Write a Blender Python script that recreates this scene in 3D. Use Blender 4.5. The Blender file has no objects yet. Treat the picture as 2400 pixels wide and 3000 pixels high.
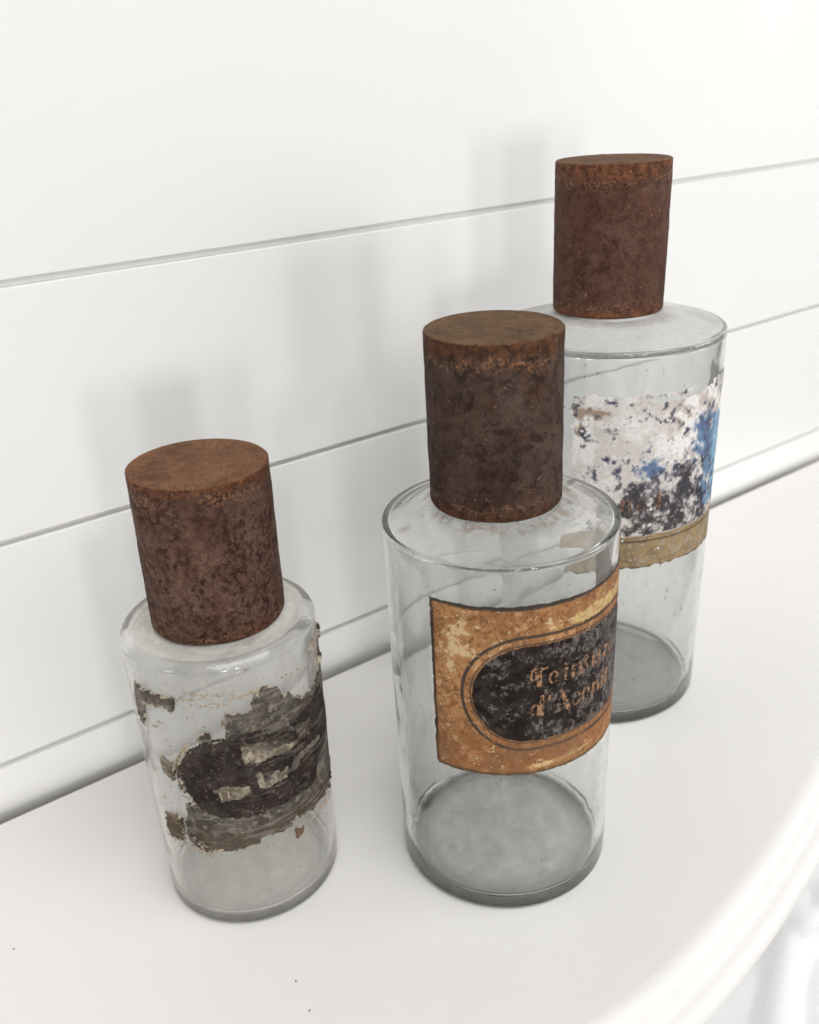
import bpy, bmesh, math
import numpy as np
from mathutils import Vector, Matrix

sc = bpy.context.scene
COL = sc.collection

# ------------------------------------------------------------------ camera
CAM = (0.0, -0.36713, 0.27398)
PITCH, YAW, ROLL = -0.43061, 0.61272, -0.05399
FPX = 2739.67 / 2400.0
fwd = Vector((math.sin(YAW) * math.cos(PITCH), math.cos(YAW) * math.cos(PITCH), math.sin(PITCH)))
rgt = Vector((math.cos(YAW), -math.sin(YAW), 0))
upv = rgt.cross(fwd)
r2 = math.cos(ROLL) * rgt + math.sin(ROLL) * upv
u2 = -math.sin(ROLL) * rgt + math.cos(ROLL) * upv
cd = bpy.data.cameras.new('camera')
cam = bpy.data.objects.new('camera', cd)
COL.objects.link(cam)
cam.matrix_world = Matrix(((r2.x, u2.x, -fwd.x, CAM[0]), (r2.y, u2.y, -fwd.y, CAM[1]),
                           (r2.z, u2.z, -fwd.z, CAM[2]), (0, 0, 0, 1)))
cd.sensor_fit = 'HORIZONTAL'
cd.sensor_width = 36.0
cd.lens = 36.0 * FPX
cd.clip_start = 0.01
cd.clip_end = 50
cd.dof.use_dof = True
cd.dof.focus_distance = 0.335
cd.dof.aperture_fstop = 17.0
sc.camera = cam

# ------------------------------------------------------------------ world and lamps
w = bpy.data.worlds.new('World')
sc.world = w
w.use_nodes = True
bg = w.node_tree.nodes['Background']
bg.inputs['Color'].default_value = (1.0, 0.99, 0.98, 1)
bg.inputs['Strength'].default_value = 0.08


def area(name, loc, target, sx, sy, power, col=(1, 1, 1)):
    l = bpy.data.lights.new(name, 'AREA')
    l.shape = 'RECTANGLE'
    l.size, l.size_y = sx, sy
    l.energy = power
    l.color = col
    o = bpy.data.objects.new(name, l)
    COL.objects.link(o)
    o.location = loc
    o.rotation_euler = (Vector(target) - Vector(loc)).to_track_quat('-Z', 'Y').to_euler()
    return o


area('window_light', (-0.34, -2.6, 0.08), (0.2, 0, 0.13), 0.22, 0.38, 8.2, (1, 0.992, 0.982))
area('window_light', (-0.96, -2.5, 0.08), (0.2, 0, 0.13), 0.22, 0.38, 8.2, (1, 0.992, 0.982))
area('side_window_light', (-2.2, -0.35, 0.45), (0.2, -0.1, 0.1), 0.4, 0.5, 5, (0.98, 0.99, 1.0))
area('right_fill_light', (1.45, -1.0, 0.42), (0.45, 0, 0.2), 0.6, 0.7, 7.4, (0.98, 0.99, 1.0))  # broad soft light added to brighten the wall towards the right
area('overhead_fill_light', (0.15, -1.5, 1.9), (0.2, -0.1, 0.0), 2.2, 1.6, 45, (1, 0.995, 0.988))  # added overhead fill for the ambient light on table and wall
area('front_fill_light', (-0.5, -3.0, 1.0), (0.2, 0, 0.1), 2.4, 1.3, 7, (1, 0.995, 0.99))  # added fill from behind the camera, lifts the wall

sc.view_settings.view_transform = 'Standard'
sc.view_settings.look = 'None'
sc.view_settings.exposure = 0.0
sc.view_settings.gamma = 1.0
sc.render.engine = 'CYCLES'
cy = sc.cycles
cy.max_bounces = 16
cy.transmission_bounces = 14
cy.glossy_bounces = 8
cy.diffuse_bounces = 4
cy.transparent_max_bounces = 16
cy.volume_bounces = 0
cy.caustics_reflective = True
cy.caustics_refractive = True
cy.blur_glossy = 0.3
cy.sample_clamp_indirect = 20.0
cy.use_adaptive_sampling = True
cy.adaptive_threshold = 0.02
cy.use_denoising = True
try:
    cy.denoiser = 'OPENIMAGEDENOISE'
except Exception:
    pass


# ------------------------------------------------------------------ helpers
def lin(c):
    c = np.asarray(c, float) / 255.0
    return np.where(c <= 0.04045, c / 12.92, ((c + 0.055) / 1.055) ** 2.4)


def L4(c):
    a = lin(c)
    return (float(a[0]), float(a[1]), float(a[2]), 1.0)


def vnoise(x, y, seed=0):
    xi, yi = np.floor(x).astype(np.int64), np.floor(y).astype(np.int64)
    fx, fy = x - xi, y - yi
    fx, fy = fx * fx * (3 - 2 * fx), fy * fy * (3 - 2 * fy)

    def h(a, b):
        n = (a * 374761393 + b * 668265263 + seed * 1442695041) & 0xFFFFFFFF
        n = ((n ^ (n >> 13)) * 1274126177) & 0xFFFFFFFF
        return ((n ^ (n >> 16)) & 0xFFFF) / 65535.0
    a, b, c, d = h(xi, yi), h(xi + 1, yi), h(xi, yi + 1), h(xi + 1, yi + 1)
    return (a * (1 - fx) + b * fx) * (1 - fy) + (c * (1 - fx) + d * fx) * fy


def fbm(x, y, seed=0, oct=5, gain=0.55):
    s, a, t = 0.0, 1.0, 0.0
    for i in range(oct):
        s = s + a * vnoise(x * 2 ** i + 17.3 * i, y * 2 ** i - 9.1 * i, seed + i * 31)
        t += a
        a *= gain
    return s / t            # about 0..1, mean 0.5


def sstep(a, b, x):
    t = np.clip((x - a) / (b - a), 0, 1)
    return t * t * (3 - 2 * t)


def mixc(c, d, f):
    f = np.asarray(f)[..., None]
    return c * (1 - f) + np.asarray(d) * f


def poly_sd(px, py, poly):
    """signed distance, positive inside"""
    poly = np.asarray(poly, float)
    d = np.full(px.shape, 1e9)
    ins = np.zeros(px.shape, bool)
    n = len(poly)
    for i in range(n):
        ax, ay = poly[i]
        bx, by = poly[(i + 1) % n]
        ex, ey = bx - ax, by - ay
        t = np.clip(((px - ax) * ex + (py - ay) * ey) / (ex * ex + ey * ey + 1e-12), 0, 1)
        d = np.minimum(d, np.hypot(px - ax - t * ex, py - ay - t * ey))
        c = (ay > py) != (by > py)
        with np.errstate(divide='ignore', invalid='ignore'):
            xi = ex * (py - ay) / (ey if ey != 0 else 1e-12) + ax
        ins ^= c & (px < xi)
    return np.where(ins, d, -d)


def link(name, me, parent=None, loc=(0, 0, 0)):
    o = bpy.data.objects.new(name, me)
    COL.objects.link(o)
    o.location = loc
    if parent is not None:
        o.parent = parent
    return o


def tag(o, label=None, cat=None, group=None, kind=None):
    if label: o['label'] = label
    if cat: o['category'] = cat
    if group: o['group'] = group
    if kind: o['kind'] = kind
    return o


def smooth(me, on=True):
    me.polygons.foreach_set('use_smooth', [on] * len(me.polygons))
    me.update()


class N:
    """tiny node-tree builder"""

    def __init__(s, name):
        s.m = bpy.data.materials.new(name)
        s.m.use_nodes = True
        s.t = s.m.node_tree
        s.t.nodes.clear()
        s.out = s.t.nodes.new('ShaderNodeOutputMaterial')

    def n(s, typ, ins=None, **kw):
        nd = s.t.nodes.new(typ)
        for k, v in kw.items():
            setattr(nd, k, v)
        for k, v in (ins or {}).items():
            if hasattr(v, 'links') or isinstance(v, bpy.types.NodeSocket):
                s.t.links.new(v, nd.inputs[k])
            else:
                nd.inputs[k].default_value = v
        return nd

    def noise(s, vec, scale, detail=6, rough=0.6, dist=0.0):
        return s.n('ShaderNodeTexNoise', {'Vector': vec, 'Scale': scale, 'Detail': detail,
                                          'Roughness': rough, 'Distortion': dist}).outputs['Fac']

    def ramp(s, fac, stops):
        nd = s.n('ShaderNodeValToRGB', {'Fac': fac})
        e = nd.color_ramp.elements
        while len(e) < len(stops):
            e.new(0.5)
        for k, (p, c) in enumerate(stops):
            e[k].position = p
            e[k].color = c if len(c) == 4 else (*c, 1)
        return nd.outputs['Color']

    def mix(s, f, a, b, blend='MIX'):
        nd = s.n('ShaderNodeMix', data_type='RGBA', blend_type=blend)
        for i, v in ((0, f), (6, a), (7, b)):
            if isinstance(v, bpy.types.NodeSocket):
                s.t.links.new(v, nd.inputs[i])
            else:
                nd.inputs[i].default_value = v
        return nd.outputs[2]

    def math(s, op, a, b=0.0, clamp=False):
        nd = s.n('ShaderNodeMath', operation=op, use_clamp=clamp)
        for i, v in ((0, a), (1, b)):
            if isinstance(v, bpy.types.NodeSocket):
                s.t.links.new(v, nd.inputs[i])
            else:
                nd.inputs[i].default_value = v
        return nd.outputs[0]

    def surf(s, sh):
        s.t.links.new(sh, s.out.inputs['Surface'])
        return s.m


BW = lambda v: (v, v, v, 1)


# ------------------------------------------------------------------ materials
def paint_mat(name, c, rough=0.45, bump=0.02, var=0.03):
    b = N(name)
    co = b.n('ShaderNodeNewGeometry').outputs['Position']
    n1 = b.noise(co, 9, 4)
    n2 = b.noise(co, 900, 3)
    col = b.mix(n1, L4(np.array(c) * (1 - var)), L4(np.minimum(np.array(c) * (1 + var), 255)))
    bp = b.n('ShaderNodeBump', {'Height': n2, 'Strength': bump * 2, 'Distance': 0.0004})
    n3 = b.noise(co, 35, 3)
    bp2 = b.n('ShaderNodeBump', {'Height': n3, 'Strength': bump * 3, 'Distance': 0.002, 'Normal': bp.outputs[0]})
    br = b.n('ShaderNodeMapping', {'Vector': co, 'Scale': (6.0, 260.0, 260.0)}).outputs[0]
    bp3 = b.n('ShaderNodeBump', {'Height': b.noise(br, 2.2, 4, 0.6), 'Strength': bump * 2.5, 'Distance': 0.0006, 'Normal': bp2.outputs[0]})
    rv = b.n('ShaderNodeMapRange', {'Value': b.noise(co, 24, 5, 0.65), 3: rough - 0.1, 4: rough + 0.12})
    p = b.n('ShaderNodeBsdfPrincipled', {'Base Color': col, 'Roughness': rv.outputs[0], 'Normal': bp3.outputs[0],
                                         'Specular IOR Level': 0.35})
    return b.surf(p.outputs[0])


WALL_M = paint_mat('white_wall_paint', (232, 231, 229), 0.5, 0.02, 0.008)
TABLE_M = paint_mat('white_table_paint', (234, 232, 229), 0.42, 0.02, 0.012)
FLOOR_M = paint_mat('pale_floor_paint', (232, 230, 226), 0.6, 0.02, 0.01)
CLOTH_M = paint_mat('white_cotton', (240, 240, 241), 0.9, 0.1, 0.01)


def rust_mat(name, side_a, side_b, dark, rim, top, height, spot=1.0, sscale=420, band=(0.0045, 0.0035)):
    b = N(name)
    co = b.n('ShaderNodeTexCoord').outputs['Object']
    z = b.n('ShaderNodeSeparateXYZ', {'Vector': co}).outputs['Z']
    n1 = b.noise(co, 75, 6, 0.65)
    n2 = b.noise(co, sscale, 5, 0.6, 0.4)
    n3 = b.noise(co, 1500, 4, 0.7)
    n4 = b.noise(co, sscale * 1.7, 4, 0.65, 0.3)
    n5 = b.noise(co, 130, 5, 0.65, 0.4)
    col = b.mix(b.ramp(n1, [(0.35, BW(0)), (0.65, BW(1))]), L4(side_a), L4(side_b))
    col = b.mix(b.ramp(n5, [(0.52, BW(0)), (0.75, BW(0.5))]), col, L4(np.array(side_b) * 1.18 + 5))
    col = b.mix(b.ramp(b.noise(co, 50, 4, 0.6), [(0.5, BW(0)), (0.68, BW(0.6))]), col, L4(np.array(rim) * 0.66))
    big = b.noise(co, 34, 4, 0.6, 0.5)
    col = b.mix(b.ramp(big, [(0.50, BW(0)), (0.66, BW(0.55))]), col, L4(np.array(dark) * 1.15))
    # soft dark spots, then pits
    dens = b.ramp(b.noise(co, 95, 4, 0.6), [(0.36, BW(0.35)), (0.58, BW(1))])
    sp = b.math('MULTIPLY', b.ramp(n2, [(0.45, BW(0)), (0.60, BW(0.95 * spot))]), dens)
    col = b.mix(sp, col, L4(dark))
    pit = b.math('MULTIPLY', b.ramp(n4, [(0.60, BW(0)), (0.68, BW(0.9))]), dens)
    col = b.mix(b.math('MULTIPLY', pit, spot), col, L4(np.array(dark) * 0.55))
    # orange rust creeping in from both rims
    wob = b.math('MULTIPLY', b.math('SUBTRACT', b.noise(co, 260, 6, 0.75), 0.5), 0.009)
    wob2 = b.math('MULTIPLY', b.math('SUBTRACT', b.noise(co, 45, 2, 0.5), 0.5), 0.010)
    zz = b.math('ADD', z, b.math('ADD', wob, wob2))
    topm = b.ramp(b.math('SUBTRACT', zz, height - band[0]), [(0.0, BW(0)), (0.0022, BW(1))])
    botm = b.ramp(b.math('SUBTRACT', band[1], zz), [(0.0, BW(0)), (0.0022, BW(1))])
    rimc = b.mix(b.ramp(n2, [(0.4, BW(0)), (0.6, BW(1))]), L4(rim), L4(np.array(rim) * 0.66))
    rimc = b.mix(b.ramp(n4, [(0.52, BW(0)), (0.66, BW(0.8))]), rimc, L4(np.array(dark) * 0.9))
    col = b.mix(b.math('MULTIPLY', topm, 0.85), col, rimc)
    col = b.mix(b.math('MULTIPLY', botm, 0.8), col, rimc)
    # bright copper flecks along the edge of the rust
    edge = b.math('SUBTRACT', 1.0, b.math('MULTIPLY', b.math('ABSOLUTE', b.math('SUBTRACT', zz, height - band[0])), 1 / 0.0024), True)
    edgb = b.math('SUBTRACT', 1.0, b.math('MULTIPLY', b.math('ABSOLUTE', b.math('SUBTRACT', zz, band[1])), 1 / 0.0020), True)
    ed = b.math('MAXIMUM', edge, b.math('MULTIPLY', edgb, 0.7))
    patch = b.ramp(b.noise(co, 80, 3, 0.6), [(0.40, BW(0)), (0.52, BW(1))])
    fl = b.math('MULTIPLY', b.math('MULTIPLY', ed, patch), b.ramp(b.noise(co, 900, 3, 0.6), [(0.47, BW(0)), (0.56, BW(1))]))
    col = b.mix(b.math('MULTIPLY', fl, 0.85), col, L4((206, 146, 104)))
    # scattered pin-prick flecks
    pin = b.ramp(b.noise(co, 700, 1, 0.5), [(0.76, BW(0)), (0.78, BW(0.8))])
    col = b.mix(pin, col, L4((196, 150, 116)))
    # top face
    nz = b.n('ShaderNodeSeparateXYZ', {'Vector': b.n('ShaderNodeNewGeometry').outputs['True Normal']}).outputs['Z']
    onto = b.ramp(b.math('ADD', nz, b.math('MULTIPLY', b.math('SUBTRACT', n2, 0.5), 0.5)), [(0.5, BW(0)), (0.75, BW(1))])
    tc = b.mix(b.ramp(b.noise(co, 110, 7, 0.65, 0.6), [(0.35, BW(0)), (0.65, BW(1))]), L4(np.array(top) * 0.80), L4(np.array(top) * 1.05))
    tc = b.mix(b.ramp(n4, [(0.57, BW(0)), (0.68, BW(0.8))]), tc, L4(np.array(top) * 0.5))
    col = b.mix(onto, col, tc)
    col = b.mix(b.ramp(n3, [(0.38, BW(0.5)), (0.6, BW(0))]), col, L4(np.array(dark) * 0.6))
    hgt = b.math('ADD', b.math('MULTIPLY', n2, 0.35), b.math('MULTIPLY', n3, 0.5))
    hgt = b.math('SUBTRACT', hgt, b.math('MULTIPLY', b.math('MAXIMUM', pit, sp), 0.35))
    hgt = b.math('ADD', hgt, b.math('MULTIPLY', fl, 0.6))
    bp = b.n('ShaderNodeBump', {'Height': hgt, 'Strength': 1.0, 'Distance': 0.0019})
    rg = b.n('ShaderNodeMapRange', {'Value': n3, 3: 0.6, 4: 1.0})
    rough = b.math('SUBTRACT', rg.outputs[0], b.math('MULTIPLY', fl, 0.4))
    p = b.n('ShaderNodeBsdfPrincipled', {'Base Color': col, 'Roughness': rough, 'Normal': bp.outputs[0],
                                         'Specular IOR Level': 0.25})
    return b.surf(p.outputs[0])


def glass_mat(name, dust_col, dust_amt, dens, vcol=(0.55, 0.63, 0.61), spots=(), ring_shade_col=(38, 44, 40)):
    b = N(name)
    co = b.n('ShaderNodeTexCoord').outputs['Object']
    at = b.n('ShaderNodeAttribute', attribute_name='dust').outputs['Fac']
    n1 = b.noise(co, 70, 7, 0.65, 0.8)
    n2 = b.noise(co, 500, 4, 0.6)
    film = b.ramp(n1, [(0.28, BW(0.6)), (0.7, BW(1.0))])
    st = b.n('ShaderNodeMapping', {'Vector': co, 'Scale': (1.0, 1.0, 0.16)}).outputs[0]
    streak = b.ramp(b.noise(st, 130, 6, 0.65, 0.5), [(0.46, BW(0)), (0.70, BW(0.07))])
    m = b.math('ADD', b.math('MULTIPLY', b.math('MULTIPLY', at, dust_amt), film), b.math('MULTIPLY', streak, b.math('GREATER_THAN', at, 0.02)), True)
    # fine specks
    sp = b.ramp(b.noise(co, 420, 2, 0.5), [(0.735, BW(0)), (0.76, BW(0.8))])
    at2 = b.n('ShaderNodeAttribute', attribute_name='grime').outputs['Fac']
    gr = b.math('MULTIPLY', at2, b.ramp(b.noise(co, 160, 7, 0.7, 0.5), [(0.46, BW(0)), (0.66, BW(0.9))]))
    gr = b.math('MAXIMUM', gr, b.math('MULTIPLY', sp, 0.7))
    for (pt, rad) in spots:
        d = b.n('ShaderNodeVectorMath', {0: co, 1: pt}, operation='DISTANCE').outputs['Value']
        d = b.math('ADD', d, b.math('MULTIPLY', b.math('SUBTRACT', n1, 0.5), rad * 1.6))
        gr = b.math('MAXIMUM', gr, b.ramp(b.math('SUBTRACT', rad, d), [(0.0, BW(0)), (0.0012, BW(0.55))]))
    wav = b.noise(co, 45, 2, 0.4)
    bp = b.n('ShaderNodeBump', {'Height': wav, 'Strength': 0.2, 'Distance': 0.002})
    g = b.n('ShaderNodeBsdfPrincipled', {'Base Color': (0.985, 0.99, 0.985, 1), 'Roughness': 0.0, 'IOR': 1.5,
                                         'Transmission Weight': 1.0, 'Normal': bp.outputs[0]})
    df = b.n('ShaderNodeBsdfDiffuse', {'Color': L4(dust_col)})
    tr = b.n('ShaderNodeBsdfTranslucent', {'Color': L4(dust_col)})
    dm = b.n('ShaderNodeMixShader', {0: 0.18, 1: df.outputs[0], 2: tr.outputs[0]})
    mx = b.n('ShaderNodeMixShader', {0: m, 1: g.outputs[0], 2: dm.outputs[0]})
    gd = b.n('ShaderNodeBsdfDiffuse', {'Color': L4((128, 108, 88))})
    mx2 = b.n('ShaderNodeMixShader', {0: gr, 1: mx.outputs[0], 2: gd.outputs[0]})
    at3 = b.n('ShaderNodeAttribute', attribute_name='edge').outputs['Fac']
    ed = b.n('ShaderNodeBsdfDiffuse', {'Color': L4(ring_shade_col)})  # dark ring painted in for the shade seen through the thick base
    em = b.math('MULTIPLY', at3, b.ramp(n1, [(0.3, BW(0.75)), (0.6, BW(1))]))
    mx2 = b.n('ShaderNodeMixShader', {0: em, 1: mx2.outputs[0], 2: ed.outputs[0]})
    v = b.n('ShaderNodeVolumeAbsorption', {'Color': (*vcol, 1), 'Density': dens})
    b.t.links.new(v.outputs[0], b.out.inputs['Volume'])
    return b.surf(mx2.outputs[0])


def paper_mat(name, rough=0.7, bump=0.5, gloss=0.3):
    """paper colours are a vertex attribute made from noise; grain and relief are nodes"""
    b = N(name)
    co = b.n('ShaderNodeTexCoord').outputs['Object']
    c = b.n('ShaderNodeAttribute', attribute_name='paper').outputs['Color']
    n1 = b.noise(co, 1500, 4, 0.7)
    n2 = b.noise(co, 350, 5, 0.65)
    c = b.mix(b.ramp(n1, [(0.3, BW(0.22)), (0.6, BW(0))]), c, (0.03, 0.022, 0.018, 1))
    hg = b.math('ADD', b.math('MULTIPLY', n1, 0.3), n2)
    bp = b.n('ShaderNodeBump', {'Height': hg, 'Strength': bump, 'Distance': 0.0005})
    rg = b.n('ShaderNodeMapRange', {'Value': n2, 3: rough - 0.2, 4: rough + 0.2})
    p = b.n('ShaderNodeBsdfPrincipled', {'Base Color': c, 'Roughness': rg.outputs[0], 'Normal': bp.outputs[0],
                                         'Specular IOR Level': gloss})
    return b.surf(p.outputs[0])


PAPER_M = paper_mat('aged_label_paper')
PAPER_ROUGH_M = paper_mat('torn_label_paper', 0.8, 0.9, 0.2)
INK_M = paper_mat('worn_dark_print', 0.6, 0.6, 0.15)

# ------------------------------------------------------------------ setting: wall of planks, floor
wall = bpy.data.objects.new('wall', None)
COL.objects.link(wall)
tag(wall, 'white painted plank wall behind the three bottles', None, kind='structure')
WALL_Y = -0.009
wall.location = (0, WALL_Y, 0)
SP, Z2, GAP = 0.0964, 0.1193, 0.0025


def plank_mesh():
    x0, x1 = -1.3, 2.3
    h = SP - GAP
    r = 0.0006
    prof = [(0.014, -0.004)]
    prof = []
    # front face y=0, tongue at the top set 3.5 mm back
    prof += [(0.0034, h + GAP + 0.0006), (0.0034, h - 0.0002)]
    for a in range(5):
        t = math.radians(90 * a / 4)
        prof.append((r - r * math.sin(t), h - r + r * math.cos(t)))
    for a in range(5):
        t = math.radians(90 * a / 4)
        prof.append((r - r * math.cos(t), r - r * math.sin(t)))
    prof += [(0.0035, 0.0), (0.016, 0.0), (0.016, h + GAP - 0.0004)]
    bm = bmesh.new()
    nx = 24
    rows = []
    for i in range(nx + 1):
        x = x0 + (x1 - x0) * i / nx
        rows.append([bm.verts.new((x, y, z)) for (y, z) in prof])
    m = len(prof)
    for i in range(nx):
        for j in range(m):
            bm.faces.new((rows[i][j], rows[i + 1][j], rows[i + 1][(j + 1) % m], rows[i][(j + 1) % m]))
    bm.faces.new(rows[0])
    bm.faces.new(list(reversed(rows[-1])))
    bmesh.ops.recalc_face_normals(bm, faces=bm.faces)
    me = bpy.data.meshes.new('plank')
    bm.to_mesh(me)
    bm.free()
    me.materials.append(WALL_M)
    return me


def bullnose_mesh(h):
    """lowest board: flat above, its foot rounded back under itself (z runs 0..h)"""
    x0, x1 = -1.3, 2.3
    r, q = 0.0006, 0.0180
    prof = [(0.0034, h + GAP + 0.0006), (0.0034, h - 0.0002)]
    for a in range(5):
        t = math.radians(90 * a / 4)
        prof.append((r - r * math.sin(t), h - r + r * math.cos(t)))
    for a in range(13):
        t = math.radians(90 * a / 12)
        prof.append((q - q * math.cos(t), q - q * math.sin(t)))
    prof += [(0.021, 0.0), (0.021, h + GAP - 0.0004)]
    bm = bmesh.new()
    rows = [[bm.verts.new((x, y, z)) for (y, z) in prof] for x in np.linspace(x0, x1, 25)]
    m = len(prof)
    for i in range(24):
        for j in range(m):
            bm.faces.new((rows[i][j], rows[i + 1][j], rows[i + 1][(j + 1) % m], rows[i][(j + 1) % m]))
    bm.faces.new(rows[0])
    bm.faces.new(list(reversed(rows[-1])))
    bmesh.ops.recalc_face_normals(bm, faces=bm.faces)
    me = bpy.data.meshes.new('moulding')
    bm.to_mesh(me)
    bm.free()
    smooth(me)
    me.set_sharp_from_angle(angle=math.radians(50))
    me.materials.append(WALL_M)
    return me


pm = plank_mesh()
MZ = -0.012                                     # foot of the rounded board
for i in range(-11, 8):
    if i == -2:                                 # the rounded lowest board above the table
        link('moulding', bullnose_mesh(Z2 - SP - GAP / 2 - MZ), wall, (0, 0, MZ))
        continue
    back = 0.022 if i < -2 else 0.0
    link('plank', pm, wall, (0, back + 0.0003 * ((i * 7) % 3 - 1), Z2 + i * SP + GAP / 2 + (SP - 0.0375 if i < -2 else 0)))

FLOOR_Z = -0.95
me = bpy.data.meshes.new('floor')
me.from_pydata([(-3, -3, FLOOR_Z), (4, -3, FLOOR_Z), (4, 0.02, FLOOR_Z), (-3, 0.02, FLOOR_Z)], [], [(0, 1, 2, 3)])
me.materials.append(FLOOR_M)
tag(link('floor', me), kind='structure')

# ------------------------------------------------------------------ table with a bowed, moulded front edge
GAPW = 0.015
TCX, TR = 0.1775, 0.37
TCY = -0.2314 + TR
table = bpy.data.objects.new('console_table', None)
COL.objects.link(table)
table.location = (TCX, -0.12, FLOOR_Z)
tag(table, 'white painted table with a bowed moulded front edge, carrying the bottles', 'table')


def front_y(x):
    return -0.2314 + 0.0295 * (abs(x - TCX) / 0.15) ** 1.62


def outline(off, n=180):
    """bowed front and straight back, offset outwards by off; left end to right end along the front"""
    yb = -GAPW
    half = 0.15 * ((yb + 0.2314) / 0.0295) ** (1 / 1.62)
    pts = []
    for k in range(n + 1):
        x = TCX - half * math.cos(math.pi * k / n)
        e = 1e-4
        d = (front_y(x + e) - front_y(x - e)) / (2 * e)
        nl = math.hypot(d, 1)
        pts.append([x + off * d / nl, min(front_y(x) - off / nl, yb)])
    pts[0][1] = pts[-1][1] = yb
    pts[0][0] -= off * 0.35
    pts[-1][0] += off * 0.35
    return pts


def table_top():
    prof = [(0, 0)]
    for a in range(1, 9):                       # big soft round-over
        t = math.radians(78 * a / 8)
        prof.append((0.0078 * math.sin(t), -0.0078 * (1 - math.cos(t)) * 0.9))
    prof += [(0.0083, -0.0070), (0.0088, -0.0080), (0.0096, -0.0086), (0.0106, -0.0090)]
    for a in range(9):                          # bead
        t = math.radians(75 - 150 * a / 8)
        prof.append((0.0106 + 0.0058 * math.cos(t), -0.0146 + 0.0056 * math.sin(t)))
    prof += [(0.0090, -0.0215), (0.0040, -0.0225), (-0.02, -0.0225)]
    bm = bmesh.new()
    rings = []
    for off, z in prof:
        rings.append([bm.verts.new((x - TCX, y + 0.12, z - FLOOR_Z)) for x, y in outline(off)])
    n = len(rings[0])
    for a, b in zip(rings, rings[1:]):
        for k in range(n - 1):
            bm.faces.new((a[k], b[k], b[k + 1], a[k + 1]))
    bm.faces.new(rings[0])
    bm.faces.new(list(reversed(rings[-1])))
    # back edge
    for a, b in zip(rings, rings[1:]):
        bm.faces.new((a[0], a[-1], b[-1], b[0]))
    bmesh.ops.recalc_face_normals(bm, faces=bm.faces)
    me = bpy.data.meshes.new('table_top')
    bm.to_mesh(me)
    bm.free()
    smooth(me)
    for p in me.polygons:
        if len(p.vertices) > 4:
            p.use_smooth = False
    me.materials.append(TABLE_M)
    return me


link('table_top', table_top(), table)


def apron(off, za, zb, nm):
    bm = bmesh.new()
    a = outline(off)
    lo = [bm.verts.new((x - TCX, y + 0.12, za - FLOOR_Z)) for x, y in a]
    hi = [bm.verts.new((x - TCX, y + 0.12, zb - FLOOR_Z)) for x, y in a]
    n = len(a)
    for k in range(n - 1):
        bm.faces.new((lo[k], hi[k], hi[k + 1], lo[k + 1]))
    bm.faces.new((lo[0], lo[-1], hi[-1], hi[0]))
    bm.faces.new(lo)
    bm.faces.new(hi)
    bmesh.ops.recalc_face_normals(bm, faces=bm.faces)
    me = bpy.data.meshes.new(nm)
    bm.to_mesh(me)
    bm.free()
    me.materials.append(TABLE_M)
    return me


SHELF_Z = -0.20
link('apron', apron(-0.09, -0.0226, -0.06, 'apron'), table)
link('lower_shelf', apron(0.035, SHELF_Z, SHELF_Z - 0.02, 'lower_shelf'), table)
bm = bmesh.new()
for z, r in ((0.0, 0.012), (0.02, 0.014), (0.4, 0.016), (0.90, 0.018), (0.92, 0.018)):
    [bm.verts.new((r * sx, r * sy, z)) for sx, sy in ((-1, -1), (1, -1), (1, 1), (-1, 1))]
bm.verts.ensure_lookup_table()
for k in range(4):
    for j in range(4):
        bm.faces.new([bm.verts[i] for i in (k * 4 + j, k * 4 + (j + 1) % 4, k * 4 + 4 + (j + 1) % 4, k * 4 + 4 + j)])
bm.faces.new([bm.verts[i] for i in (3, 2, 1, 0)])
bm.faces.new([bm.verts[i] for i in (16, 17, 18, 19)])
lm = bpy.data.meshes.new('leg')
bm.to_mesh(lm)
bm.free()
lm.materials.append(TABLE_M)
for x, y in ((-0.42, 0.06), (0.42, 0.06), (-0.14, -0.02)):
    link('leg', lm, table, (x, y, 0))


# white cloth with a few soft folds lying on the lower shelf
def pix_floor(px, py, z):
    v = fwd * FPX * 2400 + r2 * (px - 1200) - u2 * (py - 1500)
    t = (z - CAM[2]) / v.z
    return np.array((CAM[0] + t * v.x, CAM[1] + t * v.y))


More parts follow.
